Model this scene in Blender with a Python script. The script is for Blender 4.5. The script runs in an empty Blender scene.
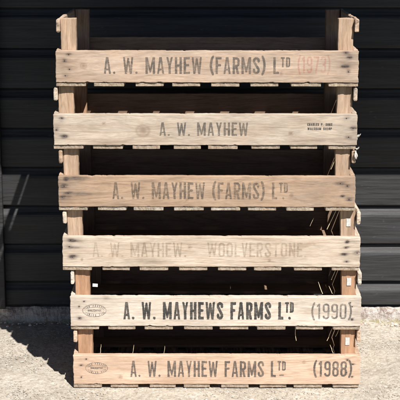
import bpy, math, random
import numpy as np
from mathutils import Vector, Euler, noise

# ------------------------------------------------------------------ camera, sky, sun
sc = bpy.context.scene
CAM_H, CAM_D, PITCH = 1.1986, 3.2618, 0.2088
cd = bpy.data.cameras.new('camera')
cd.sensor_width = 36.0
cd.lens = 36.0 * 1302.0 / 400.0
cd.clip_start = 0.05
cd.clip_end = 500.0
cam = bpy.data.objects.new('camera', cd)
sc.collection.objects.link(cam)
cam.location = (0.0, -CAM_D, CAM_H)
cam.rotation_euler = (math.pi / 2 - PITCH, 0, 0)
sc.camera = cam

SX, SY, SZ = -0.357, 0.785, -1.0                 # direction the sunlight travels
SUN = Vector((SX, SY, SZ)).normalized()
ELEV = math.asin(-SUN.z)
w = bpy.data.worlds.new('World')
sc.world = w
w.use_nodes = True
wn = w.node_tree
for n in list(wn.nodes):
    wn.nodes.remove(n)
sky = wn.nodes.new('ShaderNodeTexSky')
sky.sky_type = 'NISHITA'
sky.sun_disc = False
sky.air_density = 0.5
sky.dust_density = 0.15
sky.ozone_density = 1.0
sky.sun_elevation = ELEV
sky.sun_rotation = math.atan2(-SUN.x, -SUN.y)    # azimuth measured from +Y towards +X
bg = wn.nodes.new('ShaderNodeBackground')
bg.inputs['Strength'].default_value = 0.05
wo = wn.nodes.new('ShaderNodeOutputWorld')
wn.links.new(sky.outputs[0], bg.inputs['Color'])
wn.links.new(bg.outputs[0], wo.inputs['Surface'])

sd = bpy.data.lights.new('sun', 'SUN')
sd.energy = 5.0
sd.angle = math.radians(0.5)
sd.color = (1.0, 0.965, 0.915)
sun = bpy.data.objects.new('sun', sd)
sc.collection.objects.link(sun)
sun.rotation_euler = SUN.to_track_quat('-Z', 'Y').to_euler()

sc.view_settings.view_transform = 'Standard'
sc.view_settings.look = 'None'
sc.view_settings.exposure = 0.72
sc.view_settings.gamma = 1.0

C = sc.collection
rnd = random.Random(7)

# ------------------------------------------------------------------ node helpers
def mat(name):
    m = bpy.data.materials.new(name)
    m.use_nodes = True
    nt = m.node_tree
    for n in list(nt.nodes):
        nt.nodes.remove(n)
    out = nt.nodes.new('ShaderNodeOutputMaterial')
    b = nt.nodes.new('ShaderNodeBsdfPrincipled')
    nt.links.new(b.outputs[0], out.inputs['Surface'])
    return m, nt, b, out

def nd(nt, typ, **kw):
    n = nt.nodes.new(typ)
    for k, v in kw.items():
        setattr(n, k, v)
    return n

def math_n(nt, op, a, b=None, clamp=False):
    n = nt.nodes.new('ShaderNodeMath')
    n.operation = op
    n.use_clamp = clamp
    for i, v in enumerate((a, b)):
        if v is None:
            continue
        if isinstance(v, (int, float)):
            n.inputs[i].default_value = v
        else:
            nt.links.new(v, n.inputs[i])
    return n.outputs[0]

def ramp(nt, src, lo, hi, a=0.0, b=1.0):
    n = nt.nodes.new('ShaderNodeMapRange')
    n.inputs['From Min'].default_value = lo
    n.inputs['From Max'].default_value = hi
    n.inputs['To Min'].default_value = a
    n.inputs['To Max'].default_value = b
    nt.links.new(src, n.inputs['Value'])
    return n.outputs[0]

def mixc(nt, fac, a, b, mode='MIX'):
    n = nt.nodes.new('ShaderNodeMix')
    n.data_type = 'RGBA'
    n.blend_type = mode
    if isinstance(fac, (int, float)):
        n.inputs[0].default_value = fac
    else:
        nt.links.new(fac, n.inputs[0])
    for i, v in ((6, a), (7, b)):
        if isinstance(v, tuple):
            n.inputs[i].default_value = (*v, 1.0)
        else:
            nt.links.new(v, n.inputs[i])
    return n.outputs[2]

def tex(nt, vec, scale, detail=5.0, rough=0.6, dist=0.0, xyz=None):
    if xyz:
        mp = nt.nodes.new('ShaderNodeVectorMath')
        mp.operation = 'MULTIPLY'
        nt.links.new(vec, mp.inputs[0])
        mp.inputs[1].default_value = xyz
        vec = mp.outputs[0]
    n = nt.nodes.new('ShaderNodeTexNoise')
    n.inputs['Scale'].default_value = scale
    n.inputs['Detail'].default_value = detail
    n.inputs['Roughness'].default_value = rough
    n.inputs['Distortion'].default_value = dist
    nt.links.new(vec, n.inputs['Vector'])
    return n.outputs['Fac']

def wood(name, light, mid, dirt, grey=(0.26, 0.235, 0.21), grey_amt=0.4, dirt_amt=0.5, rings=0.6, bump=0.25):
    m, nt, b, out = mat(name)
    at = nd(nt, 'ShaderNodeAttribute', attribute_name='gc')
    st = nd(nt, 'ShaderNodeAttribute', attribute_name='stain_shade')
    kn = nd(nt, 'ShaderNodeAttribute', attribute_name='knot')
    v = at.outputs['Vector']
    fib = tex(nt, v, 1.0, 6, 0.7, 0.0, (42, 560, 560))
    fib2 = tex(nt, v, 1.0, 5, 0.68, 0.15, (11, 170, 170))
    ring = tex(nt, v, 1.0, 3, 0.5, 0.6, (1.6, 60, 60))
    patch = tex(nt, v, 1.0, 4, 0.6, 0.5, (9, 24, 24))
    patch2 = tex(nt, v, 1.0, 5, 0.65, 0.8, (20, 60, 60))
    col = mixc(nt, ramp(nt, ring, 0.36, 0.64, 0, rings), light, mid)
    col = mixc(nt, ramp(nt, patch, 0.45, 0.72, 0, grey_amt), col, grey)
    col = mixc(nt, ramp(nt, fib2, 0.50, 0.78, 0, dirt_amt), col, dirt)
    # crisp latewood lines: contours of a stretched noise, as in flat-sawn softwood
    cn = tex(nt, v, 1.0, 1.5, 0.4, 0.15, (1.25, 17, 17))
    sn = math_n(nt, 'SINE', math_n(nt, 'MULTIPLY', cn, 120.0))
    lw = math_n(nt, 'MULTIPLY', ramp(nt, sn, 0.35, 0.98, 0, 0.42), ramp(nt, patch, 0.35, 0.6, 1.0, 0.35), True)
    col = mixc(nt, lw, col, dirt)
    fa = ramp(nt, fib, 0.32, 0.68, 0.76, 1.18)
    sep = nd(nt, 'ShaderNodeCombineXYZ')
    for i in range(3):
        nt.links.new(fa, sep.inputs[i])
    col = mixc(nt, 1.0, col, sep.outputs[0], 'MULTIPLY')
    mot = tex(nt, v, 1.0, 5, 0.6, 0.4, (7, 34, 34))
    mo = ramp(nt, mot, 0.32, 0.68, 0.80, 1.13)
    mc = nd(nt, 'ShaderNodeCombineXYZ')
    nt.links.new(mo, mc.inputs[0])
    nt.links.new(ramp(nt, mot, 0.32, 0.68, 0.78, 1.14), mc.inputs[1])
    nt.links.new(ramp(nt, mot, 0.32, 0.68, 0.75, 1.15), mc.inputs[2])
    col = mixc(nt, 1.0, col, mc.outputs[0], 'MULTIPLY')
    spk = tex(nt, v, 1.0, 3, 0.6, 0.0, (150, 420, 420))
    col = mixc(nt, ramp(nt, spk, 0.66, 0.74, 0, 0.45), col, dirt)
    pinkn = tex(nt, v, 1.0, 4, 0.6, 0.6, (11, 30, 30))
    col = mixc(nt, ramp(nt, pinkn, 0.50, 0.72, 0, 0.55 * dirt_amt), col, mixc(nt, 0.5, mid, (0.40, 0.23, 0.15)))
    wash = tex(nt, v, 1.0, 5, 0.7, 0.3, (26, 95, 95))
    col = mixc(nt, ramp(nt, wash, 0.54, 0.70, 0, grey_amt), col, grey)
    pk = ramp(nt, patch2, 0.60, 0.74, 0, 0.45)
    col = mixc(nt, pk, col, dirt)
    # thin drying cracks along the grain
    cr = tex(nt, v, 1.0, 2, 0.5, 0.3, (3.5, 260, 260))
    crm = ramp(nt, cr, 0.70, 0.74, 0, 0.6)
    col = mixc(nt, crm, col, (0.06, 0.04, 0.028))
    # knots, nail stains and the shade painted on slat tops
    knf = math_n(nt, 'MULTIPLY', kn.outputs['Fac'], ramp(nt, patch2, 0.3, 0.6, 0.5, 1.0), True)
    col = mixc(nt, knf, col, (0.165, 0.105, 0.07))
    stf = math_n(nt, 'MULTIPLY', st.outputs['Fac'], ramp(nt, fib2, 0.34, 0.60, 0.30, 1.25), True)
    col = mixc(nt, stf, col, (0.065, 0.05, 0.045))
    nt.links.new(col, b.inputs['Base Color'])
    b.inputs['Roughness'].default_value = 0.82
    b.inputs['Specular IOR Level'].default_value = 0.25
    h = math_n(nt, 'ADD', fib, math_n(nt, 'MULTIPLY', fib2, 1.6))
    h = math_n(nt, 'SUBTRACT', h, math_n(nt, 'MULTIPLY', crm, 1.5))
    bp = nd(nt, 'ShaderNodeBump')
    bp.inputs['Strength'].default_value = bump
    bp.inputs['Distance'].default_value = 0.0006
    nt.links.new(h, bp.inputs['Height'])
    nt.links.new(bp.outputs[0], b.inputs['Normal'])
    return m

def ink(name, colour, cover, seed, worn=0.5):
    m, nt, b, out = mat(name)
    tc = nd(nt, 'ShaderNodeTexCoord')
    ad = nd(nt, 'ShaderNodeVectorMath', operation='ADD')
    nt.links.new(tc.outputs['Object'], ad.inputs[0])
    ad.inputs[1].default_value = (seed * 3.1, seed * 1.7, seed * 2.3)
    v = ad.outputs[0]
    a = tex(nt, v, 1.0, 5, 0.65, 0.0, (60, 60, 420))
    c = tex(nt, v, 1.0, 3, 0.6, 0.4, (38, 38, 60))
    al = math_n(nt, 'MULTIPLY', ramp(nt, a, 0.34, 0.58, 1.0 - worn, 1.0), ramp(nt, c, 0.34, 0.62, 1.0 - worn, 1.0))
    al = math_n(nt, 'MULTIPLY', al, cover, True)
    nt.links.new(al, b.inputs['Alpha'])
    b.inputs['Base Color'].default_value = (*colour, 1)
    b.inputs['Roughness'].default_value = 0.85
    b.inputs['Specular IOR Level'].default_value = 0.15
    return m

def plain(name, colour, rough=0.7, var=0.25, scale=200.0, metallic=0.0):
    m, nt, b, out = mat(name)
    tc = nd(nt, 'ShaderNodeTexCoord')
    f = tex(nt, tc.outputs['Object'], scale, 4, 0.6)
    dk = tuple(c * (1 - var) for c in colour)
    col = mixc(nt, ramp(nt, f, 0.35, 0.65), dk, colour)
    nt.links.new(col, b.inputs['Base Color'])
    b.inputs['Roughness'].default_value = rough
    b.inputs['Metallic'].default_value = metallic
    return m

# ------------------------------------------------------------------ materials
PLANK = [
    wood('plank_tan', (0.475, 0.360, 0.275), (0.385, 0.270, 0.195), (0.220, 0.145, 0.100), (0.300, 0.255, 0.220), 0.40, 0.55),
    wood('plank_yellow_grey', (0.505, 0.425, 0.348), (0.420, 0.330, 0.252), (0.240, 0.170, 0.120), (0.330, 0.290, 0.250), 0.55, 0.60),
    wood('plank_brown', (0.420, 0.298, 0.208), (0.340, 0.232, 0.156), (0.190, 0.125, 0.085), (0.280, 0.225, 0.185), 0.45, 0.60),
    wood('plank_cream', (0.555, 0.468, 0.380), (0.465, 0.372, 0.285), (0.270, 0.185, 0.120), (0.380, 0.330, 0.280), 0.45, 0.55),
    wood('plank_pale', (0.600, 0.530, 0.455), (0.525, 0.440, 0.360), (0.310, 0.230, 0.165), (0.420, 0.370, 0.325), 0.40, 0.45),
    wood('plank_fresh_pink', (0.560, 0.418, 0.315), (0.490, 0.340, 0.240), (0.345, 0.215, 0.145), (0.430, 0.330, 0.260), 0.20, 0.32, 0.8),
]
POST_PINK = wood('post_tan', (0.455, 0.325, 0.230), (0.370, 0.240, 0.155), (0.190, 0.120, 0.080), (0.26, 0.21, 0.17), 0.45, 0.75, bump=0.5)
POST_ORANGE = wood('post_reddish', (0.420, 0.250, 0.150), (0.340, 0.185, 0.105), (0.180, 0.100, 0.060), (0.27, 0.18, 0.13), 0.40, 0.65, bump=0.5)
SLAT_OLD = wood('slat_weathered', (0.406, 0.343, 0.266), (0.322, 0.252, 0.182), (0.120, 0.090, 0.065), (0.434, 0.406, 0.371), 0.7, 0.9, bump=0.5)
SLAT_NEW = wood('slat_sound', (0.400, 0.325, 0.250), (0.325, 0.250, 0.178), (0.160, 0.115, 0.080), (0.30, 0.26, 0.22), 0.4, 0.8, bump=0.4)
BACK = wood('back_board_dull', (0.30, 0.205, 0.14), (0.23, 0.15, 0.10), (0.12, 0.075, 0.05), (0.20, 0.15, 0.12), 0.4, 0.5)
NAIL = plain('rusty_nail', (0.09, 0.055, 0.04), 0.6, 0.5, 900, 0.3)
PAPER = plain('white_paper', (0.56, 0.545, 0.51), 0.75, 0.3, 160)
FIBRE = plain('torn_fibre', (0.52, 0.48, 0.44), 0.8, 0.2, 600)
STRAW_FLECK = plain('straw_fleck', (0.72, 0.58, 0.38), 0.7, 0.3, 300)

# ------------------------------------------------------------------ mesh helpers
def link(name, me, m, parent=None):
    o = bpy.data.objects.new(name, me)
    C.objects.link(o)
    if m:
        me.materials.append(m)
    if parent:
        o.parent = parent
    return o

def fbm(x, y, z, o=3):
    return noise.fractal(Vector((x, y, z)), 0.8, 2.0, o)

def board(name, L, W, T, m, parent, loc, axis='x', nl=40, nu=4, edge=0.0006, endj=0.0008, face=0.0,
          chip=0.0, chamfer=0.0008, bow=0.0, stains=(), knots=(), taper=None, seed=None, rot=(0, 0, 0), front='-y'):
    """A sawn board. Local frame: l along the length, u across, t through the thickness (t<0 is the seen face)."""
    s = rnd.random() * 100 if seed is None else seed
    us = [-W / 2 + chamfer + (W - 2 * chamfer) * i / nu for i in range(nu + 1)]
    loop = [(-W / 2, T / 2 - chamfer), (-W / 2, -T / 2 + chamfer)] + [(u, -T / 2) for u in us]
    loop += [(W / 2, -T / 2 + chamfer), (W / 2, T / 2 - chamfer)] + [(u, T / 2) for u in reversed(us)]
    n = len(loop)
    vs, gc, stv, knv = [], [], [], []
    stations = [-L / 2] + [-L / 2 + 0.0012 + (L - 0.0024) * i / nl for i in range(nl + 1)] + [L / 2]
    g0 = Vector((s * 1.7, s * 0.37, s * 0.91))
    for si, l in enumerate(stations):
        cap = si in (0, len(stations) - 1)
        for (u, t) in loop:
            uu, tt = u, t
            if cap:
                uu *= 1 - 2 * chamfer / W
                tt *= 1 - 2 * chamfer / T
            k = abs(uu) / (W / 2)
            sg = 1 if uu > 0 else -1
            if k > 0.93:
                d = edge * fbm(l * 22, sg * 3 + s, 0.3) + 0.5 * edge * fbm(l * 120, sg * 5 + s, 1.3)
                if chip:
                    q = fbm(l * 45, sg * 7 + s, 4.0, 4)
                    d -= sg * chip * max(0.0, q - 0.35) * 2.2
                uu += d
            if taper:
                uu += taper(l, uu)
            ll = l
            if abs(l) > L / 2 - 0.002:
                sl = 1 if l > 0 else -1
                e = fbm(uu * 70, sl * 9 + s, tt * 60, 4)
                ll += sl * endj * (e - 0.2)
            if face:
                tt += face * fbm(l * 8, uu * 14 + s, (0 if t < 0 else 5))
            tt += bow * math.cos(math.pi * l / L)
            # grain coordinate bends round the knots
            gu = uu
            kv = 0.0
            for (kl, ku, r) in knots:
                dl, du = (l - kl) / 2.4, uu - ku
                dd = math.hypot(dl, du)
                gu += 0.9 * r * math.exp(-(dd / (2.0 * r)) ** 2) * (1 if du > 0 else -1) * min(1, abs(du) / (0.4 * r))
                d2 = math.hypot((l - kl) / 1.15, du)
                kv = max(kv, min(1, max(0, 1.25 - d2 / r)) * 0.85, 0.55 * math.exp(-((d2 - 1.2 * r) / (0.3 * r)) ** 2))
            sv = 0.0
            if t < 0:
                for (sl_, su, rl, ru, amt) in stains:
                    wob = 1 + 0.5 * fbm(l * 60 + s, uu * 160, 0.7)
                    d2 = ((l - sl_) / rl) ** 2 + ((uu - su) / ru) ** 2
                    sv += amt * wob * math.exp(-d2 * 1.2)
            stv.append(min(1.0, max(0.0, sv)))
            knv.append(kv)
            gc.append(Vector((l, gu, tt)) + g0)
            if axis == 'x':
                vs.append((ll, tt, uu))
            elif axis == 'y':
                vs.append((uu, ll, -tt))
            elif axis == 'xf':
                vs.append((ll, uu, -tt))
            elif axis == 'z':
                vs.append((uu, tt, ll))
            else:                                  # 'ys': runs along y, standing upright
                vs.append((tt, ll, uu))
    fs = []
    for a in range(len(stations) - 1):
        for k in range(n):
            k2 = (k + 1) % n
            fs.append((a * n + k, a * n + k2, (a + 1) * n + k2, (a + 1) * n + k))
    # end caps as strips between seen face and back face
    for base, flip in ((0, False), ((len(stations) - 1) * n, True)):
        front_i = list(range(1, 1 + nu + 3))        # 1 .. nu+3
        back_i = [0] + list(range(n - 1, nu + 3, -1))
        for q in range(len(front_i) - 1):
            f = (base + front_i[q], base + back_i[q], base + back_i[q + 1], base + front_i[q + 1])
            if len(set(f)) == 4:
                fs.append(f if not flip else tuple(reversed(f)))
    me = bpy.data.meshes.new(name)
    me.from_pydata(vs, [], fs)
    import bmesh
    bm = bmesh.new()
    bm.from_mesh(me)
    bmesh.ops.recalc_face_normals(bm, faces=bm.faces)
    bm.to_mesh(me)
    bm.free()
    a = me.attributes.new('gc', 'FLOAT_VECTOR', 'POINT')
    a.data.foreach_set('vector', [c for g in gc for c in g])
    a = me.attributes.new('stain_shade', 'FLOAT', 'POINT')
    a.data.foreach_set('value', stv)
    a = me.attributes.new('knot', 'FLOAT', 'POINT')
    a.data.foreach_set('value', knv)
    o = link(name, me, m, parent)
    o.location = loc
    o.rotation_euler = rot
    return o

def box_bm(vs, fs, x0, x1, y0, y1, z0, z1):
    b = len(vs)
    vs += [(x0, y0, z0), (x1, y0, z0), (x1, y1, z0), (x0, y1, z0), (x0, y0, z1), (x1, y0, z1), (x1, y1, z1), (x0, y1, z1)]
    fs += [(b, b + 3, b + 2, b + 1), (b + 4, b + 5, b + 6, b + 7), (b, b + 1, b + 5, b + 4), (b + 1, b + 2, b + 6, b + 5),
           (b + 2, b + 3, b + 7, b + 6), (b + 3, b, b + 4, b + 7)]

def strip(name, pts, radii, m, parent, sides=5):
    """thin tapering sliver of wood, straw or fibre"""
    vs, fs = [], []
    P = [Vector(p) for p in pts]
    for i, p in enumerate(P):
        d = (P[min(i + 1, len(P) - 1)] - P[max(i - 1, 0)]).normalized()
        a = d.orthogonal().normalized()
        b = d.cross(a)
        for k in range(sides):
            t = 2 * math.pi * k / sides
            vs.append(p + (a * math.cos(t) + b * math.sin(t) * 0.6) * radii[i])
    for i in range(len(P) - 1):
        for k in range(sides):
            k2 = (k + 1) % sides
            fs.append((i * sides + k, i * sides + k2, (i + 1) * sides + k2, (i + 1) * sides + k))
    fs.append(tuple(range(sides))[::-1])
    fs.append(tuple(range((len(P) - 1) * sides, len(P) * sides)))
    me = bpy.data.meshes.new(name)
    me.from_pydata(vs, [], fs)
    return link(name, me, m, parent)

# ------------------------------------------------------------------ stamped lettering, drawn as ink on a fine grid
def arc(cx, cy, rx, ry, a0, a1, n=10):
    pts = [(cx + rx * math.cos(math.radians(a0 + (a1 - a0) * i / n)), cy + ry * math.sin(math.radians(a0 + (a1 - a0) * i / n))) for i in range(n + 1)]
    return list(zip(pts[:-1], pts[1:]))

def poly(*p):
    return list(zip(p[:-1], p[1:]))

def glyph(ch, w0=0.40, h=0.078):
    w = w0
    a, b, t, u = h, w - h, 1 - h, h            # left, right, top, bottom centre lines
    m = w / 2
    r = (w - 2 * h) / 2
    if ch == 'A':
        w = w0 * 1.08; m = w / 2
        return w, poly((h * .8, -.1), (m - .015, 1.02)) + poly((w - h * .8, -.1), (m + .015, 1.02)) + poly((w * .26, .26), (w * .74, .26))
    if ch == 'W':
        w = w0 * 1.5
        return w, poly((h * .8, 1.1), (w * .27, -.02)) + poly((w * .27, -.02), (w / 2, .9)) + poly((w / 2, .9), (w * .73, -.02)) + poly((w * .73, -.02), (w - h * .8, 1.1))
    if ch == 'M':
        w = w0 * 1.38
        return w, poly((h, -.1), (h, 1.1)) + poly((w - h, -.1), (w - h, 1.1)) + poly((h, 1.05), (w / 2, .14)) + poly((w - h, 1.05), (w / 2, .14))
    if ch == 'N':
        return w, poly((a, -.1), (a, 1.1)) + poly((b, -.1), (b, 1.1)) + poly((a, 1.0), (b, 0.0))
    if ch == 'V':
        return w, poly((h * .8, 1.1), (m, -.03)) + poly((w - h * .8, 1.1), (m, -.03))
    if ch == 'Y':
        return w, poly((h * .7, 1.1), (m, .42)) + poly((w - h * .7, 1.1), (m, .42)) + poly((m, -.1), (m, .45))
    if ch == 'H':
        return w, poly((a, -.1), (a, 1.1)) + poly((b, -.1), (b, 1.1)) + poly((a, .5), (b, .5))
    if ch == 'E':
        w = w0 * .88; b = w - .02
        return w, poly((a, -.1), (a, 1.1)) + poly((a, t), (b + .2, t)) + poly((a, u), (b + .2, u)) + poly((a, .52), (b - h, .52))
    if ch == 'F':
        w = w0 * .86; b = w - .02
        return w, poly((a, -.1), (a, 1.1)) + poly((a, t), (b + .2, t)) + poly((a, .52), (b - h, .52))
    if ch == 'L':
        w = w0 * .80
        return w, poly((a, -.1), (a, 1.1)) + poly((a, u), (w + .2, u))
    if ch == 'T':
        return w, poly((m, -.1), (m, 1.1)) + poly((-.2, t), (w + .2, t))
    if ch in 'CGU':
        q = arc(m, u + r, r, r, 180, 360) + poly((a, u + r), (a, t - r)) + poly((b, u + r), (b, u + r + .10))
        if ch == 'U':
            return w, q + poly((a, t - r), (a, 1.1)) + poly((b, u + r), (b, 1.1))
        q += arc(m, t - r, r, r, 0, 180) + poly((b, t - r), (b, t - r - .10))
        if ch == 'G':
            q += poly((b, u), (b, .45)) + poly((b, .45), (m, .45))
        return w, q
    if ch == 'J':
        return w, arc(m, u + r, r, r, 180, 360) + poly((b, u + r), (b, 1.1))
    if ch == 'K':
        return w, poly((a, -.1), (a, 1.1)) + poly((a, .35), (b, 1.05)) + poly((m, .55), (b, -.05))
    if ch == 'I':
        return 2 * h, poly((h, -.1), (h, 1.1))
    if ch == 'D':
        return w, poly((a, -.1), (a, 1.1)) + poly((a, t), (m, t)) + poly((a, u), (m, u)) + arc(m, t - r, r, r, 0, 90) + arc(m, u + r, r, r, -90, 0) + poly((b, u + r), (b, t - r))
    if ch in 'RP':
        q = poly((a, -.1), (a, 1.1)) + poly((a, t), (m, t)) + poly((a, .48), (m, .48)) + arc(m, t - r, r, r, 0, 90) + arc(m, .48 + r, r, r, -90, 0) + poly((b, .48 + r), (b, t - r))
        if ch == 'R':
            q += poly((m, .46), (b, -.1))
        return w, q
    if ch == 'S':
        q = arc(m, t - r, r, r, 5, 180) + arc(m, u + r, r, r, 180, 355) + poly((b, t - r), (b, t - r - .06)) + poly((a, u + r), (a, u + r + .06))
        q += poly((a, t - r), (a, t - r - .08)) + poly((b, u + r), (b, u + r + .08)) + poly((a, t - r - .08), (b, u + r + .08))
        return w, q
    if ch in 'O0':
        return w, arc(m, t - r, r, r, 0, 180) + arc(m, u + r, r, r, 180, 360) + poly((a, u + r), (a, t - r)) + poly((b, u + r), (b, t - r))
    if ch == '1':
        return w * .62, poly((w * .36, -.1), (w * .36, 1.1)) + poly((w * .36, t), (w * .06, t - .12))
    if ch == '9':
        return w, arc(m, t - r, r, r, 0, 180) + poly((a, t - r), (a, .50 + r)) + arc(m, .48 + r, r, r, 180, 360) + poly((b, u + r), (b, t - r)) + arc(m, u + r, r, r, 190, 360)
    if ch == '8':
        r2 = r * .96
        return w, arc(m, t - r, r, r, 0, 180) + arc(m, .52 + r2, r2, r2, 180, 360) + poly((a, .52 + r), (a, t - r)) + poly((b, .52 + r), (b, t - r)) + \
            arc(m, .52 - r2, r2, r2, 0, 180) + arc(m, u + r, r, r, 180, 360) + poly((a, u + r), (a, .52 - r)) + poly((b, u + r), (b, .52 - r))
    if ch == '3':
        return w, arc(m, t - r, r, r, 0, 170) + arc(m, .52 + r, r, r, 270, 360) + poly((b, .52 + r), (b, t - r)) + arc(m, .52 - r, r, r, 0, 90) + arc(m, u + r, r, r, 190, 360) + poly((b, u + r), (b, .52 - r))
    if ch == '7':
        return w, poly((-.1, t), (b + .02, t)) + poly((b, t), (m * .7, -.1))
    if ch == '&':
        return w, poly((b, u), (a, t - r * .5)) + arc(m, t - r * .7, r * .7, r * .7, 0, 180) + poly((b - .05, t - r), (a, .3)) + arc(m, u + r, r, r, 180, 340)
    if ch == '(':
        return w * .58, arc(w * .95, .5, w * .78, .66, 128, 232, 14)
    if ch == ')':
        return w * .58, arc(-w * .37, .5, w * .78, .66, -52, 52, 14)
    if ch == '.':
        return h * 2.1, poly((h, h), (h, h))
    return w * .7, []

def segs_text(s, gap=0.10, word=0.34, w0=0.40, h=0.078):
    """segments in cap-height units: returns total width and a list of (p, q, halfwidth, ylo, yhi)"""
    x, out = 0.0, []
    i = 0
    while i < len(s):
        ch = s[i]
        if ch == ' ':
            x += word; i += 1; continue
        if ch == '^':                                   # raised small letters with a bar below
            j = s.find('|', i)
            sub = s[i + 1:j]
            foot = sub[-1]
            sub = sub.rstrip('_.')
            x0 = x
            for c in sub:
                gw, g = glyph(c, w0, h * 1.15)
                k = 0.60
                for p, q in g:
                    out.append(((x + p[0] * k, 1 - k + p[1] * k), (x + q[0] * k, 1 - k + q[1] * k), h * .95 * k * 1.15, 1 - k, 1.0, x, x + gw * k))
                x += gw * k + gap * .6
            mid = (x0 + x) / 2 - .02
            if foot == '_':
                out.append(((mid - .13, .12), (mid + .13, .12), h * .5, 0, 1, -9, 999))
            elif foot == '.':
                out.append(((mid, h), (mid, h), h, 0, 1, -9, 999))
            i = j + 1
            continue
        gw, g = glyph(ch, w0, h)
        for p, q in g:
            hh_ = h * (.80 if ch in 'WMAVYN' and abs(p[0] - q[0]) > .02 else 1.0)
            out.append(((x + p[0], p[1]), (x + q[0], q[1]), hh_, 0.0 if ch not in '()' else -.12, 1.0 if ch not in '()' else 1.12, x - .004, x + gw + .004))
        x += gw + gap
        i += 1
    return x - gap, out

def raster(name, segs, x0, z0, sx, sz, m, parent, seed, cell=0.0006, rough=0.18, drop=0.0, y=-0.0005):
    """ink sheet: runs of grid cells covered by the strokes, with bitten edges and dropouts"""
    W = max(max(p[0], q[0]) for p, q, *_ in segs) + .2
    nx = int((W * sx + .01) / cell)
    zlo, zhi = -.14, 1.14
    nz = int((zhi - zlo) * sz / cell)
    X = (np.arange(nx) + .5) * cell / sx - .05
    Z = zlo + (np.arange(nz) + .5) * cell / sz
    cover = np.full((nz, nx), -1.0)
    for p, q, h, yl, yh, xl, xh in segs:
        i0 = max(0, int(((min(p[0], q[0]) - h + .05) * sx) / cell) - 1)
        i1 = min(nx, int(((max(p[0], q[0]) + h + .05) * sx) / cell) + 2)
        if i1 <= i0:
            continue
        xx, zz = np.meshgrid(X[i0:i1], Z)
        dx, dz = q[0] - p[0], q[1] - p[1]
        L2 = dx * dx + dz * dz
        t = np.clip(((xx - p[0]) * dx + (zz - p[1]) * dz) / L2, 0, 1) if L2 > 0 else 0
        d = np.hypot(xx - p[0] - t * dx, zz - p[1] - t * dz)
        v = 1 - d / h
        v[(zz < yl) | (zz > yh) | (xx < xl) | (xx > xh)] = -1
        cover[:, i0:i1] = np.maximum(cover[:, i0:i1], v)
    rs = np.random.RandomState(seed)
    def smooth_noise(ax, az):
        gx, gz = int(nx / ax) + 3, int(nz / az) + 3
        g = rs.rand(gz, gx)
        ix, iz = np.arange(nx) / ax, np.arange(nz) / az
        xi, zi = ix.astype(int), iz.astype(int)
        fx, fz = (ix - xi)[None, :], (iz - zi)[:, None]
        A = g[zi][:, xi]; B = g[zi][:, xi + 1]; Cc = g[zi + 1][:, xi]; D = g[zi + 1][:, xi + 1]
        return (A * (1 - fx) + B * fx) * (1 - fz) + (Cc * (1 - fx) + D * fx) * fz
    n1 = smooth_noise(2.2, 1.6)
    n2 = smooth_noise(16, 3)
    mask = cover > (n1 - .5) * rough * 2 + .02
    mask &= (n2 * .6 + n1 * .4) > drop
    vs, fs = [], []
    for j in range(nz):
        row = mask[j]
        e = np.flatnonzero(np.diff(np.concatenate(([0], row.view(np.int8), [0]))))
        for a, b in zip(e[::2], e[1::2]):
            xa, xb = x0 + (a * cell - .05 * sx), x0 + (b * cell - .05 * sx)
            za = z0 + zlo * sz + j * cell
            k = len(vs)
            vs += [(xa, y, za), (xb, y, za), (xb, y, za + cell), (xa, y, za + cell)]
            fs.append((k, k + 1, k + 2, k + 3))
    me = bpy.data.meshes.new(name)
    me.from_pydata(vs, [], fs)
    return link(name, me, m, parent)

def stamp_text(name, s, x0, x1, z0, z1, m, parent, seed, h=0.078, w0=0.40, gap=.10, word=.34, drop=0.0, rough=.18, cell=.0006):
    wd, segs = segs_text(s, gap=gap, word=word, w0=w0, h=h)
    sz = z1 - z0
    sx = (x1 - x0) / wd
    return raster(name, segs, x0, z0, sx, sz, m, parent, seed, drop=drop, rough=rough, cell=cell)

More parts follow.
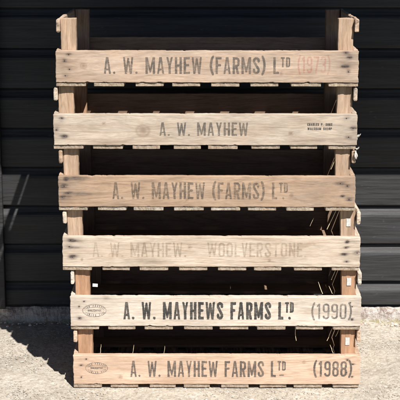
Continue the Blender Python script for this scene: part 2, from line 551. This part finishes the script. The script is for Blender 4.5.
def stamp_oval(x0, x1, z0, z1, m, parent, seed, drop=.28):
    """oval merchant's stamp: two thin rings with small lettering round and across"""
    A, B = (x1 - x0) / 2, (z1 - z0) / 2
    S = 2 * B
    segs = []
    n = 56
    for k, (ra, rb, h) in enumerate(((A, B, .022), (A * .74, B * .52, .012))):
        for i in range(n):
            a, b = 2 * math.pi * i / n, 2 * math.pi * (i + 1) / n
            if k == 1 and (abs(math.sin(a)) < .45):
                continue
            segs.append((((A + ra * math.cos(a)) / S, .5 + rb * math.sin(a) / S), ((A + ra * math.cos(b)) / S, .5 + rb * math.sin(b) / S), h, -1, 2, -9, 9))
    def ring_text(s, a0, a1, flip):
        for i, ch in enumerate(s):
            gw, g = glyph(ch, .42, .10)
            a = math.radians(a0 + (a1 - a0) * i / (len(s) - 1))
            cx, cz = (A + A * .86 * math.cos(a)) / S, .5 + B * .77 * math.sin(a) / S
            tx, tz = -A * math.sin(a), B * math.cos(a)
            l = math.hypot(tx, tz)
            tx, tz = (-tx / l, -tz / l) if not flip else (tx / l, tz / l)
            nx_, nz_ = -tz, tx
            k = .155
            def f(p):
                u, v = (p[0] - gw / 2) * k, (min(1, max(0, p[1])) - .5) * k
                return (cx + tx * u + nx_ * v, cz + tz * u + nz_ * v)
            for p, q in g:
                segs.append((f(p), f(q), .016, -1, 2, -9, 9))
    ring_text('FARM PRODUCE', 158, 22, False)
    ring_text('IPSWICH ROAD', 202, 338, True)
    wd, mid = segs_text('WOOLVERSTONE', gap=.12, h=.085)
    k = .17
    for p, q, h, yl, yh, xl, xh in mid:
        cl = lambda v: min(1, max(0, v))
        off = A / S - wd * k / 2
        segs.append(((off + p[0] * k, .42 + cl(p[1]) * k), (off + q[0] * k, .42 + cl(q[1]) * k), .017, -1, 2, -9, 9))
    return raster('oval_stamp', segs, x0, z0, S, S, m, parent, seed, cell=.00035, rough=.3, drop=drop)

# ------------------------------------------------------------------ the setting: ground
def axis_steps(lo, hi, f0, f1, fine, coarse):
    xs, x = [], lo
    while x < f0:
        xs.append(x)
        x += max(fine, min(coarse, (f0 - x) * .5))
    n = int((f1 - f0) / fine)
    xs += [f0 + (f1 - f0) * i / n for i in range(n + 1)]
    x = f1
    while x < hi:
        x += max(fine * 2, min(coarse, (x - f1) * .8 + fine))
        xs.append(min(x, hi))
    return xs

xs = axis_steps(-30, 30, -.72, .72, .0045, 8)
ys = axis_steps(-30, .72, -.55, .66, .0045, 8)
gv = []
for yy in ys:
    for xx in xs:
        z = 0.0
        if -.8 < xx < .8 and -.65 < yy < .7:
            z = .0026 * fbm(xx * 7, yy * 7, 1.0, 3) + .0014 * fbm(xx * 60, yy * 60, 2.0, 3)
            z += .0045 * max(0, (yy - .48) / .1) * (.5 + fbm(xx * 9, yy * 20, 3.3, 3)) if yy > .48 else 0
            if yy < .43 and -.35 < xx < .43 and yy > -.02:
                z = min(z, 0) * .5
        gv.append((xx, yy, z - .0022))
nx = len(xs)
gf = [(j * nx + i, j * nx + i + 1, (j + 1) * nx + i + 1, (j + 1) * nx + i) for j in range(len(ys) - 1) for i in range(nx - 1)]
gme = bpy.data.meshes.new('ground')
gme.from_pydata(gv, [], gf)
for p in gme.polygons:
    p.use_smooth = True
gm, nt, b, out = mat('rough_concrete')
tc = nd(nt, 'ShaderNodeTexCoord')
v = tc.outputs['Object']
f1 = tex(nt, v, 190, 5, .7)
f2 = tex(nt, v, 34, 5, .65, .5)
f3 = tex(nt, v, 5.0, 5, .62, .6)
vo = nd(nt, 'ShaderNodeTexVoronoi')
vo.inputs['Scale'].default_value = 150
vo.inputs['Randomness'].default_value = 1
nt.links.new(v, vo.inputs['Vector'])
bw = nd(nt, 'ShaderNodeSeparateColor')
nt.links.new(vo.outputs['Color'], bw.inputs[0])
col = mixc(nt, ramp(nt, f3, .36, .60), (.33, .29, .238), (.46, .41, .342))
col = mixc(nt, ramp(nt, f2, .45, .72, 0, .55), col, (.31, .27, .22))
col = mixc(nt, ramp(nt, f2, .50, .32, 0, .4), col, (.49, .45, .39))
col = mixc(nt, ramp(nt, bw.outputs[0], .70, .9, 0, .45), col, (.54, .51, .46))
col = mixc(nt, ramp(nt, bw.outputs[1], .78, .92, 0, .45), col, (.19, .155, .12))
fa = ramp(nt, f1, .3, .7, .76, 1.17)
cx = nd(nt, 'ShaderNodeCombineXYZ')
for i in range(3):
    nt.links.new(fa, cx.inputs[i])
col = mixc(nt, 1.0, col, cx.outputs[0], 'MULTIPLY')
# concrete apron ends 0.9 m in front of the crates, unseen dark grass colour added beyond it to cut bounce light
sp = nd(nt, 'ShaderNodeSeparateXYZ')
nt.links.new(v, sp.inputs[0])
edge_ = math_n(nt, 'ADD', sp.outputs[1], math_n(nt, 'MULTIPLY', f3, .12))
col = mixc(nt, ramp(nt, edge_, -.88, -.86, 1, 0), col, mixc(nt, f2, (.035, .05, .018), (.07, .085, .03)))
nt.links.new(col, b.inputs['Base Color'])
b.inputs['Roughness'].default_value = .9
b.inputs['Specular IOR Level'].default_value = .2
hh = math_n(nt, 'ADD', math_n(nt, 'MULTIPLY', vo.outputs['Distance'], -.9), math_n(nt, 'ADD', f1, math_n(nt, 'MULTIPLY', f2, 1.5)))
bp = nd(nt, 'ShaderNodeBump')
bp.inputs['Strength'].default_value = .5
bp.inputs['Distance'].default_value = .0011
nt.links.new(hh, bp.inputs['Height'])
nt.links.new(bp.outputs[0], b.inputs['Normal'])
ground = link('ground', gme, gm)
ground['kind'] = 'structure'

# aggregate standing proud of the worn concrete: far too many bits to count
def aggregate():
    q = np.random.RandomState(5)
    N = 20000
    X = q.uniform(-1.0, 1.0, N); Y = q.uniform(-.45, .575, N)
    R = q.gamma(4.0, .00036, N) + .0006
    R[q.rand(N) < .012] *= 1.7
    H = R * q.uniform(.05, .22, N)
    A = q.uniform(0, 6.28, N); E = q.uniform(.65, 1.0, N)
    base = []
    for r, h, n, o in ((1.0, -.6, 6, 0), (.86, .45, 6, .5)):
        base += [(r * math.cos((k + o) * math.pi / 3), r * math.sin((k + o) * math.pi / 3), h) for k in range(n)]
    base.append((0, 0, .95))
    base = np.array(base)
    faces = []
    for k in range(6):
        faces += [(k, (k + 1) % 6, 6 + k), ((k + 1) % 6, 6 + (k + 1) % 6, 6 + k), (6 + k, 6 + (k + 1) % 6, 12)]
    faces = np.array(faces)
    j = 1 + q.uniform(-.22, .22, (N, 13, 1))
    P = base[None] * j
    bx = P[..., 0] * R[:, None]; by = P[..., 1] * (R * E)[:, None]
    V = np.empty((N, 13, 3))
    V[..., 0] = X[:, None] + bx * np.cos(A)[:, None] - by * np.sin(A)[:, None]
    V[..., 1] = Y[:, None] + bx * np.sin(A)[:, None] + by * np.cos(A)[:, None]
    V[..., 2] = P[..., 2] * H[:, None] - .0017
    Fc = (faces[None] + (np.arange(N) * 13)[:, None, None]).reshape(-1, 3)
    me = bpy.data.meshes.new('aggregate')
    me.vertices.add(N * 13); me.vertices.foreach_set('co', V.ravel())
    me.loops.add(len(Fc) * 3); me.loops.foreach_set('vertex_index', Fc.ravel().astype(np.int32))
    me.polygons.add(len(Fc)); me.polygons.foreach_set('loop_start', np.arange(0, len(Fc) * 3, 3, dtype=np.int32))
    me.update(calc_edges=True)
    m, nt, b, out = mat('aggregate_stone')
    ge = nd(nt, 'ShaderNodeNewGeometry')
    rr = nd(nt, 'ShaderNodeValToRGB')
    nt.links.new(ge.outputs['Random Per Island'], rr.inputs[0])
    cr = rr.color_ramp
    cr.elements[0].color = (.27, .23, .185, 1)
    cr.elements[1].color = (.58, .55, .50, 1)
    for p, c in ((.08, (.37, .325, .27)), (.45, (.42, .38, .32)), (.90, (.48, .44, .385))):
        e = cr.elements.new(p); e.color = (*c, 1)
    nt.links.new(rr.outputs[0], b.inputs['Base Color'])
    b.inputs['Roughness'].default_value = .85
    o = link('aggregate', me, m)
    o['kind'] = 'stuff'
    o['label'] = 'fine pale stones standing proud of the worn concrete'
    o['category'] = 'aggregate'
aggregate()

# ------------------------------------------------------------------ the shed wall
WALL_Y, SID_Z0, LAP = .60, .054, .1186
shed = bpy.data.objects.new('shed_wall', None)
C.objects.link(shed)
shed.location = (0, WALL_Y, 0)
shed['label'] = 'black painted timber shed wall with horizontal boards behind the crates'
shed['category'] = 'wall'

bm_, nt, b, out = mat('black_paint')
tc = nd(nt, 'ShaderNodeTexCoord')
v = tc.outputs['Object']
g1 = tex(nt, v, 1, 6, .65, .3, (7, 7, 190))
g2 = tex(nt, v, 1, 4, .6, .8, (3.5, 3.5, 60))
g3 = tex(nt, v, 1, 4, .6, 0, (30, 30, 60))
col = mixc(nt, ramp(nt, g1, .3, .7), (.010, .0092, .0088), (.032, .032, .0345))
col = mixc(nt, ramp(nt, g2, .48, .74, 0, .5), col, (.048, .052, .060))
col = mixc(nt, ramp(nt, g3, .66, .78, 0, .5), col, (.085, .088, .095))
nt.links.new(col, b.inputs['Base Color'])
nt.links.new(ramp(nt, g1, .3, .7, .50, .68), b.inputs['Roughness'])
b.inputs['Specular IOR Level'].default_value = .40
bp = nd(nt, 'ShaderNodeBump')
bp.inputs['Strength'].default_value = .55
bp.inputs['Distance'].default_value = .0018
nt.links.new(math_n(nt, 'ADD', g1, math_n(nt, 'MULTIPLY', g2, 1.4)), bp.inputs['Height'])
nt.links.new(bp.outputs[0], b.inputs['Normal'])
BLACK = bm_

# cladding: every board has a hollow cove along its top edge under the lip of the board above
vs, fs = [], []
prof = []
zt = SID_Z0
first_h = .0745                                # bottom board is cut short
z = zt
k = 0
while z < 2.35:
    h = first_h if k == 0 else LAP
    prof += [(-.0, z + .0), (-.016, z + .0015), (-.018, z + .004), (-.018, z + h - .034), (-.0165, z + h - .028), (-.011, z + h - .021),
             (-.0065, z + h - .012), (-.0045, z + h - .0055), (-.002, z + h - .0055)]
    z += h
    k += 1
cols = [-2.2 + 4.4 * i / 220 for i in range(221)]
for xx in cols:
    for i, (yy, zz) in enumerate(prof):
        wv = .0006 * noise.noise(Vector((xx * 3, (i // 9) * 3.7, 1)))
        vs.append((xx, yy + wv * 1.5, zz + wv))
npf = len(prof)
for i in range(len(cols) - 1):
    for j in range(npf - 1):
        fs.append((i * npf + j, (i + 1) * npf + j, (i + 1) * npf + j + 1, i * npf + j + 1))
me = bpy.data.meshes.new('cladding')
me.from_pydata(vs, [], fs)
for p in me.polygons:
    p.use_smooth = False
cl = link('cladding', me, BLACK, shed)
# solid wall behind the cladding
vs, fs = [], []
box_bm(vs, fs, -2.2, 2.2, .004, .12, .03, 2.4)
me = bpy.data.meshes.new('wall_core'); me.from_pydata(vs, [], fs)
link('wall_core', me, BLACK, shed)
# upright trim board at the left
vs, fs = [], []
box_bm(vs, fs, -.80, -.5935, -.040, -.0185, SID_Z0 - .004, 2.3)
me = bpy.data.meshes.new('trim_board'); me.from_pydata(vs, [], fs)
tb = link('trim_board', me, BLACK, shed)
bv = tb.modifiers.new('bevel', 'BEVEL'); bv.width = .003; bv.segments = 2
# foundation strip, lumpy
px = [-2.2 + 4.4 * i / 900 for i in range(901)]
vs, fs = [], []
pp = [(.05, .046), (-.008, .046), (-.016, .040), (-.021, .028), (-.023, .012), (-.026, -.006)]
for xx in px:
    for j, (yy, zz) in enumerate(pp):
        d = .0045 * fbm(xx * 22, j * .9, 2, 4) + .002 * fbm(xx * 90, j * 2.2, 5, 3) if j else 0
        vs.append((xx, yy - d, zz + d * .9))
n = len(pp)
for i in range(len(px) - 1):
    for j in range(n - 1):
        fs.append((i * n + j, (i + 1) * n + j, (i + 1) * n + j + 1, i * n + j + 1))
me = bpy.data.meshes.new('foundation'); me.from_pydata(vs, [], fs)
fm, nt, b, out = mat('flaking_brick_foundation')
tc = nd(nt, 'ShaderNodeTexCoord'); v = tc.outputs['Object']
p1 = tex(nt, v, 60, 5, .7, .8); p2 = tex(nt, v, 22, 4, .6, .6); p3 = tex(nt, v, 260, 4, .7)
col = mixc(nt, ramp(nt, p1, .40, .60), (.52, .485, .45), (.27, .21, .18))
col = mixc(nt, ramp(nt, p2, .52, .66, 0, .8), col, (.64, .61, .57))
col = mixc(nt, ramp(nt, p3, .58, .72, 0, .7), col, (.17, .12, .09))
sz_ = nd(nt, 'ShaderNodeSeparateXYZ'); nt.links.new(v, sz_.inputs[0])
low = math_n(nt, 'MULTIPLY', ramp(nt, sz_.outputs[2], .016, .002, 0, 1), ramp(nt, p1, .42, .55, .2, 1), True)
col = mixc(nt, low, col, (.34, .31, .17))
nt.links.new(col, b.inputs['Base Color']); b.inputs['Roughness'].default_value = .92
bp = nd(nt, 'ShaderNodeBump'); bp.inputs['Strength'].default_value = .9; bp.inputs['Distance'].default_value = .004
nt.links.new(math_n(nt, 'ADD', p1, p3), bp.inputs['Height']); nt.links.new(bp.outputs[0], b.inputs['Normal'])
link('foundation', me, fm, shed)
# roof overhang above the picture: it shades the upper wall
EZ, EY = 2.10, -1.285
vs, fs = [], []
for k in range(9):
    a, c = EY + .002 + k * .135, EY + .002 + (k + 1) * .135 - .004
    box_bm(vs, fs, -2.6, 2.6, a, c, EZ + .03 + (a - EY) * .18, EZ + .052 + (a - EY) * .18)
me = bpy.data.meshes.new('soffit'); me.from_pydata(vs, [], fs); link('soffit', me, BLACK, shed)
vs, fs = [], []
box_bm(vs, fs, -2.6, 2.6, EY - .022, EY, EZ, EZ + .16)
me = bpy.data.meshes.new('fascia'); me.from_pydata(vs, [], fs); link('fascia', me, BLACK, shed)
vs, fs = [], []
b0 = 0
for (yy, zz) in ((EY - .06, EZ + .165), (.3, EZ + .44)):
    vs += [(-2.65, yy, zz), (2.65, yy, zz), (-2.65, yy, zz + .03), (2.65, yy, zz + .03)]
fs = [(0, 4, 5, 1), (2, 3, 7, 6), (0, 1, 3, 2), (4, 6, 7, 5), (0, 2, 6, 4), (1, 5, 7, 3)]
me = bpy.data.meshes.new('roof'); me.from_pydata(vs, [], fs); link('roof', me, plain('roof_felt', (.05, .05, .05), .9), shed)

# ------------------------------------------------------------------ debris along the foot of the wall: stuff nobody could count
vs, fs = [], []
r2 = random.Random(3)
for i in range(520):
    xx = r2.uniform(-1.2, 1.2)
    yy = .572 - abs(r2.gauss(0, .018))
    s = r2.uniform(.0012, .0045) * (1 if r2.random() > .08 else 1.7)
    a = r2.uniform(0, 6.28)
    zz = .002 + s * .3
    b0 = len(vs)
    P = []
    for k in range(6):
        t = a + k * math.pi / 3
        rr = s * r2.uniform(.7, 1.2)
        P.append((xx + rr * math.cos(t), yy + rr * math.sin(t)))
    vs += [(p[0], p[1], zz - s * .5) for p in P] + [(xx + (p[0] - xx) * .6, yy + (p[1] - yy) * .6, zz + s * r2.uniform(.0, .25)) for p in P]
    for k in range(6):
        fs.append((b0 + k, b0 + (k + 1) % 6, b0 + 6 + (k + 1) % 6, b0 + 6 + k))
    fs.append(tuple(range(b0 + 6, b0 + 12)))
me = bpy.data.meshes.new('grit'); me.from_pydata(vs, [], fs)
gmt, nt, b, out = mat('grit')
ge = nd(nt, 'ShaderNodeNewGeometry')
rr = nd(nt, 'ShaderNodeValToRGB')
nt.links.new(ge.outputs['Random Per Island'], rr.inputs[0])
rr.color_ramp.elements[0].color = (.16, .11, .08, 1); rr.color_ramp.elements[1].color = (.74, .68, .62, 1)
e = rr.color_ramp.elements.new(.4); e.color = (.46, .34, .26, 1)
nt.links.new(rr.outputs[0], b.inputs['Base Color']); b.inputs['Roughness'].default_value = .9
grit = link('grit', me, gmt)
grit['kind'] = 'stuff'
grit['label'] = 'loose grit and brick crumbs along the foot of the shed wall'
grit['category'] = 'grit'

# ------------------------------------------------------------------ the crates
PITCHZ, SLAT_T, PL_H, PL_T, DEPTH = .1597, .0105, .0795, .019, .424

NAILS = {
 0: [(-0.3461, 0.0809), (-0.3571, 0.0652), (-0.3451, 0.0439), (-0.3559, 0.028), (0.3471, 0.0863), (0.3564, 0.0742), (0.3458, 0.0511), (0.3546, 0.0382)],
 1: [(-0.3628, 0.08), (-0.3774, 0.0501), (-0.3577, 0.0333), (0.3569, 0.0797), (0.3746, 0.0548), (0.3635, 0.032)],
 2: [(-0.3592, 0.083), (-0.3643, 0.0647), (-0.3541, 0.0463), (-0.3695, 0.0358), (0.3413, 0.0725), (0.3592, 0.066), (0.3477, 0.0395), (0.3643, 0.0306)],
 3: [(-0.3628, 0.0816), (-0.3667, 0.0644), (-0.3589, 0.0366), (0.3504, 0.0776), (0.3478, 0.0625), (0.3447, 0.0458), (0.377, 0.0485), (0.3504, 0.0252)],
 4: [(-0.3429, 0.0775), (-0.3559, 0.0641), (-0.3559, 0.032), (0.3507, 0.0748), (0.3559, 0.0641), (0.3559, 0.0293)],
 5: [(-0.3428, 0.08), (-0.3568, 0.0627), (-0.3568, 0.0298), (0.3436, 0.0784), (0.3581, 0.0665), (0.342, 0.0438), (0.3568, 0.0322)]}
KNOTS = {0: [(-.3095, .0519, .0055), (.1867, .0331, .003)], 1: [(-.1582, .0475, .0115), (.2173, .0411, .004), (-.257, .066, .003)],
         2: [(.2173, .0411, .0035), (-.05, .03, .003)], 3: [(-.0555, .063, .0035), (-.335, .030, .0025), (.15, .028, .003)],
         4: [(.07, .045, .003)], 5: [(-.2541, .030, .004), (.23, .072, .003)]}
# extra weather stains: (l, z, rl, rz, amount)
WEATHER = {0: [(-.352, .055, .018, .020, .20), (.35, .06, .020, .022, .22), (-.30, .03, .02, .006, .15)],
           1: [(-.365, .078, .012, .003, .3), (.30, .022, .08, .006, .25), (-.26, .018, .06, .005, .2)],
           2: [(-.335, .0835, .035, .0075, .75), (-.325, .044, .034, .0055, .75), (-.36, .035, .018, .007, .6), (-.28, .044, .03, .002, .5), (.30, .07, .07, .004, .25)],
           3: [(-.355, .080, .022, .0045, .6), (-.352, .062, .022, .0045, .55), (-.355, .038, .020, .005, .5), (.365, .0776, .016, .0012, .8), (-.02, .088, .08, .003, .25), (.25, .018, .1, .003, .2)],
           4: [(-.352, .030, .016, .006, .35), (.30, .083, .02, .003, .3), (.26, .020, .01, .004, .3)],
           5: [(-.36, .078, .010, .005, .20)]}
SPEC = [  # top to bottom: length, x, y, yaw, slat material, post material
    (.7593, .0175, .000, -.008, SLAT_NEW, POST_PINK),
    (.7696, .0132, .001, -.006, SLAT_NEW, POST_PINK),
    (.7594, .0170, -.001, -.009, SLAT_OLD, POST_PINK),
    (.7695, .0290, .002, -.006, SLAT_NEW, POST_PINK),
    (.7588, .0408, .000, -.004, SLAT_NEW, POST_ORANGE),
    (.7557, .0438, -.001, -.005, SLAT_NEW, POST_ORANGE)]
LABELS = [
    'topmost wooden crate of the stack, pinkish plank with bracketed lettering and a faded pink 1973',
    'second crate from the top, with short grey lettering and two lines of tiny print',
    'third crate from the top, browner plank with dark water stains at its left end',
    'fourth crate from the top, cream plank with lettering almost faded away',
    'second crate from the bottom, pale plank with boldest black lettering, oval stamp and year 1990',
    'bottom crate on the ground, fresh pinkish plank with oval stamp and year 1988']

def nail_mesh():
    vs, fs = [], []
    n = 10
    for r, y in ((.0017, .0), (.0016, -.0007), (.0009, -.0010)):
        for k in range(n):
            t = 2 * math.pi * k / n
            vs.append((r * math.cos(t), y, r * math.sin(t)))
    for q in range(2):
        for k in range(n):
            k2 = (k + 1) % n
            fs.append((q * n + k, q * n + k2, (q + 1) * n + k2, (q + 1) * n + k))
    fs.append(tuple(range(2 * n, 3 * n)))
    me = bpy.data.meshes.new('nail')
    me.from_pydata(vs, [], fs)
    me.materials.append(NAIL)
    return me
NAIL_ME = nail_mesh()

crates = []
for i in range(6):
    W, cx_, cy_, yaw, slat_m, post_m = SPEC[i]
    z0 = (5 - i) * PITCHZ
    root = bpy.data.objects.new('wooden_crate', None)
    C.objects.link(root)
    root.location = (cx_, cy_, z0)
    root.rotation_euler = (0, 0, yaw)
    root['label'] = LABELS[i]
    root['category'] = 'crate'
    root['group'] = 'wooden farm crates in one stack'
    crates.append(root)
    zc = SLAT_T + PL_H / 2
    stains = [(a, bz - zc, rnd.uniform(.005, .0135), rnd.uniform(.0028, .0060), rnd.uniform(.9, 1.5)) for a, bz in NAILS[i]]
    if i >= 4:
        stains = [(a, c, rl * .55, ru * .8, am * .7) for a, c, rl, ru, am in stains]
    stains += [(a, bz - zc, rl, ru, am) for a, bz, rl, ru, am in WEATHER[i]]
    stains += [(-W / 2, 0, .035, .06, rnd.uniform(.10, .22)), (W / 2, .01, .04, .05, rnd.uniform(.12, .25))] if i < 5 else []
    for q_ in range(5 if i < 4 else 2):
        stains.append((rnd.uniform(-.34, .34), rnd.choice((-1, 1)) * rnd.uniform(.018, .036), rnd.uniform(.012, .05), rnd.uniform(.002, .006), rnd.uniform(.15, .38)))
    kn = [(a, bz - zc, r) for a, bz, r in KNOTS[i]]
    fp = board('front_plank', W, PL_H, PL_T, PLANK[i], root, (0, PL_T / 2, zc), 'x', nl=260, nu=30, edge=.0006, endj=.0014,
               chip=.0016, chamfer=.0011, stains=stains, knots=kn)
    for a, bz in NAILS[i]:
        o = bpy.data.objects.new('nail', NAIL_ME)
        C.objects.link(o)
        o.parent = fp
        o.location = (a, -PL_T / 2 + .0003, bz - zc)
    if i == 2:
        pass
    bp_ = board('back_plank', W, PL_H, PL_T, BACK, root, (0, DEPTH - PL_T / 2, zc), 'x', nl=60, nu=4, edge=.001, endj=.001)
    px_ = W / 2 - .0125 - .019
    top = PITCHZ - .0012 if i else PITCHZ + .0095
    for sx_ in (-1, 1):
        for yy in (PL_T + .0155, DEPTH - PL_T - .0155):
            ph = top - SLAT_T - .001
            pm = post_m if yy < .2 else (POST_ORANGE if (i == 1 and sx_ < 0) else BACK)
            po = board('corner_post', ph, .038, .030, pm, root, (sx_ * px_, yy, SLAT_T + .001 + ph / 2), 'z', nl=20, nu=5, edge=.0009, endj=.001,
                       face=.0006, chamfer=.0012, rot=(0, rnd.uniform(-.006, .006), 0))
            if sx_ > 0 and yy < .2 and i in (3, 4, 5):
                sp = {3: (.0015, .1085), 4: (.000, .110), 5: (-.002, .1075)}[i]
                vs, fs = [], []
                box_bm(vs, fs, -.0055, .0055, -.0006, 0, -.0105, .0105)
                me = bpy.data.meshes.new('paper_tag'); me.from_pydata(vs, [], fs)
                tg = link('paper_tag', me, PAPER, po)
                tg.location = (sp[0], -.0156 - .0006, sp[1] + .0165 - (SLAT_T + .001 + ph / 2))
        # lower side board and upper hand rail, nailed outside the posts
        sm = PLANK[i]
        board('side_board', DEPTH - 2 * PL_T - .002, PL_H, .012, sm, root, (sx_ * (W / 2 - .0062), DEPTH / 2, SLAT_T + PL_H / 2 + .002), 'ys',
              nl=40, nu=4, edge=.0015, endj=.001)
        board('hand_rail', DEPTH - .008, .032, .0095, sm, root, (sx_ * (W / 2 - .0070 + (.0015 if sx_ > 0 else .0)), DEPTH / 2, top - .018 - (.001 if i else -.001)), 'ys',
              nl=50, nu=5, edge=.0022, endj=.003, chip=.003, face=.0008, chamfer=.002)
    # unseen rear board added across the slats to block sun stripes
    board('sun_blocker_board', W - .03, .080, .008, BACK, root, (0, .343, SLAT_T + .0043), 'xf', nl=30, nu=3, edge=.0008)
    # eight bottom slats
    gapj = 0
    for k in range(8):
        sw = .0725 + rnd.uniform(-.004, .004)
        xk = -W / 2 + .037 + (W - .074) * k / 7 + (rnd.uniform(-.005, .005) if 0 < k < 7 else 0)
        if i == 2:
            sw += .002
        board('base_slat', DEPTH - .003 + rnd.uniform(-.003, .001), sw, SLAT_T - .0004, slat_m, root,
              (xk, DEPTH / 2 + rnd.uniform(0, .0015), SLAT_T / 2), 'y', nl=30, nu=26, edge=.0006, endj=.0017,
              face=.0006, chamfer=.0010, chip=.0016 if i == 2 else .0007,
              stains=[(rnd.uniform(.0, .06), 0, .20, .2, rnd.uniform(.9, 1.2))])  # dark tone painted on slat tops to deepen the crate interior's shade

INK_DARK = ink('ink_black', (.035, .036, .036), .93, 1, .30)
INK_GREY = ink('ink_grey', (.095, .088, .080), .74, 2, .42)
INK_WORN = ink('ink_worn', (.09, .08, .07), .68, 3, .58)
INK_SOFT = ink('ink_soft', (.085, .08, .075), .82, 8, .40)
INK_FADED = ink('ink_faded', (.19, .135, .09), .36, 4, .66)
INK_PINK = ink('ink_pink', (.50, .17, .13), .36, 5, .6)
INK_YEAR = ink('ink_year', (.085, .08, .075), .72, 6, .50)
INK_PRINT = ink('ink_print', (.05, .05, .05), .9, 9, .2)
INK_STAMP = ink('ink_stamp', (.09, .09, .085), .75, 7, .4)

fpk = [[c for c in r.children if c.name.startswith('front_plank')][0] for r in crates]
ZC = SLAT_T + PL_H / 2
def lettering(i, name, s, x0, x1, z0, z1, m, seed, **kw):
    o = stamp_text(name, s, x0, x1, z0 - ZC, z1 - ZC, m, fpk[i], seed, **kw)
    o.location.y = -PL_T / 2
    return o
lettering(0, 'lettering', 'A. W. MAYHEW (FARMS) L^TD|', -.2594, .2067, .0325, .0748, INK_GREY, 11, h=.068, drop=.18)
lettering(0, 'year_mark', '(1973)', .2268, .3095, .0345, .0770, INK_PINK, 12, h=.060, drop=.22)
lettering(1, 'lettering', 'A. W. MAYHEW', -.1164, .1089, .0350, .0690, INK_GREY, 13, h=.068, drop=.16)
lettering(1, 'small_print', 'CHARLES P. SONS', .2582, .3215, .0608, .0676, INK_PRINT, 14, h=.090, drop=.05, cell=.0004, word=.5)
lettering(1, 'small_print', 'WALSHAM SALOP', .2590, .3205, .0500, .0568, INK_PRINT, 15, h=.090, drop=.05, cell=.0004, word=.5)
lettering(2, 'lettering', 'A. W. MAYHEW (FARMS) L^TD.|', -.2416, .2058, .0310, .0745, INK_WORN, 16, h=.070, drop=.26)
lettering(3, 'lettering', 'A. W. MAYHEW.', -.3073, -.0646, .0370, .0755, INK_FADED, 17, h=.060, drop=.24)
lettering(3, 'lettering', 'WOOLVERSTONE.', -.0103, .2453, .0370, .0755, INK_FADED, 18, h=.060, drop=.24)
lettering(4, 'lettering', 'A. W. MAYHEWS FARMS L^TD.|', -.2412, .2021, .0290, .0762, INK_DARK, 19, h=.082, drop=.08)
lettering(4, 'year_mark', '(1990)', .249, .3559, .0300, .0728, INK_YEAR, 20, h=.056, drop=.22)
lettering(5, 'lettering', 'A. W. MAYHEW FARMS L^TD_|', -.2278, .1804, .0312, .0752, INK_SOFT, 21, h=.069, drop=.12)
lettering(5, 'year_mark', '(1988)', .2541, .3568, .0325, .0752, INK_SOFT, 22, h=.062, drop=.12)
for i, bx in ((4, (-.3468, -.2855, .0362, .0694)), (5, (-.3449, -.287, .0395, .0705))):
    o = stamp_oval(bx[0], bx[1], bx[2] - ZC, bx[3] - ZC, INK_STAMP, fpk[i], 30 + i)
    o.location.y = -PL_T / 2

# torn fibres and slivers that hang from the crates
def tuft(i, x, y, z, n, length, spread, seed, down=True):
    q = random.Random(seed)
    for k in range(n):
        a = q.uniform(-1, 1) * spread
        L = length * q.uniform(.5, 1.1)
        pts, rad = [], []
        ph = q.uniform(0, 6)
        for t in range(6):
            f = t / 5
            pts.append((x + a * f * L + .0010 * math.sin(ph + f * 5), y - .003 * f + .001 * math.cos(ph + 3 * f), z + (-1 if down else 1) * L * f))
            rad.append(.0016 * (.35 + math.sin(math.pi * min(1, f * 1.02)) ** .7) * q.uniform(.8, 1.2) if t < 5 else .0004)
        strip('splinter_fleck', pts, rad, FIBRE, crates[i])
tuft(1, .3865, .006, .034, 5, .014, .6, 1)
tuft(1, .3855, .004, .030, 3, .010, 1.0, 2, False)
tuft(2, .378, -.001, .158, 6, .022, .25, 3)
tuft(2, .381, -.001, .160, 3, .008, .9, 4, False)
def sliver(i, a, b, r=.0011, m=None):
    A, B = Vector(a), Vector(b)
    q = random.Random(int(abs(a[0]) * 9999))
    pts = [A.lerp(B, t / 4) + Vector((q.uniform(-.0006, .0006), 0, q.uniform(-.0005, .0005))) for t in range(5)]
    strip('splinter_fleck', pts, [r, r * .9, r, r * .8, r * .35], m or STRAW_FLECK, crates[i])
# pale slivers near the right-hand posts, drawn for splinters and sun streaks
sliver(2, (.3195, .030, .103), (.3325, .024, .138), .0011)
sliver(3, (.3010, .034, .103), (.3260, .030, .160), .0013)
sliver(3, (.2560, .032, .112), (.2660, .028, .134), .0007)
sliver(4, (.3030, .030, .128), (.3150, .028, .160), .0010)
sliver(4, (.2800, .024, .092), (.2680, .026, .124), .0011)
sliver(4, (.3060, .024, .092), (.2960, .026, .112), .0010)
sliver(5, (.2100, .028, .122), (.2060, .026, .162), .0010)
sliver(5, (.2920, .028, .122), (.3050, .026, .160), .0011)
sliver(5, (.3140, .028, .134), (.3230, .026, .154), .0009)
sliver(5, (.3080, .022, .090), (.2990, .024, .112), .0010)
sliver(5, (-.3085, .012 + PL_T, .086), (-.3050, .026, .112), .0011)  # this and the next two stand in for sun flecks between slats
sliver(5, (-.2225, .012 + PL_T, .086), (-.2190, .026, .110), .0010)
sliver(5, (-.1395, .012 + PL_T, .086), (-.1370, .026, .108), .0009)
vs, fs = [], []
box_bm(vs, fs, -.0065, .0070, -.001, .001, -.0042, .0042)  # pale chip added in place of a sun patch inside the crate
me = bpy.data.meshes.new('sun_patch_chip'); me.from_pydata(vs, [], fs)
chip = link('sun_patch_chip', me, PAPER, crates[4])
chip.location = (-.3165, .034, .1115)
chip.rotation_euler = (-.5, .12, .2)
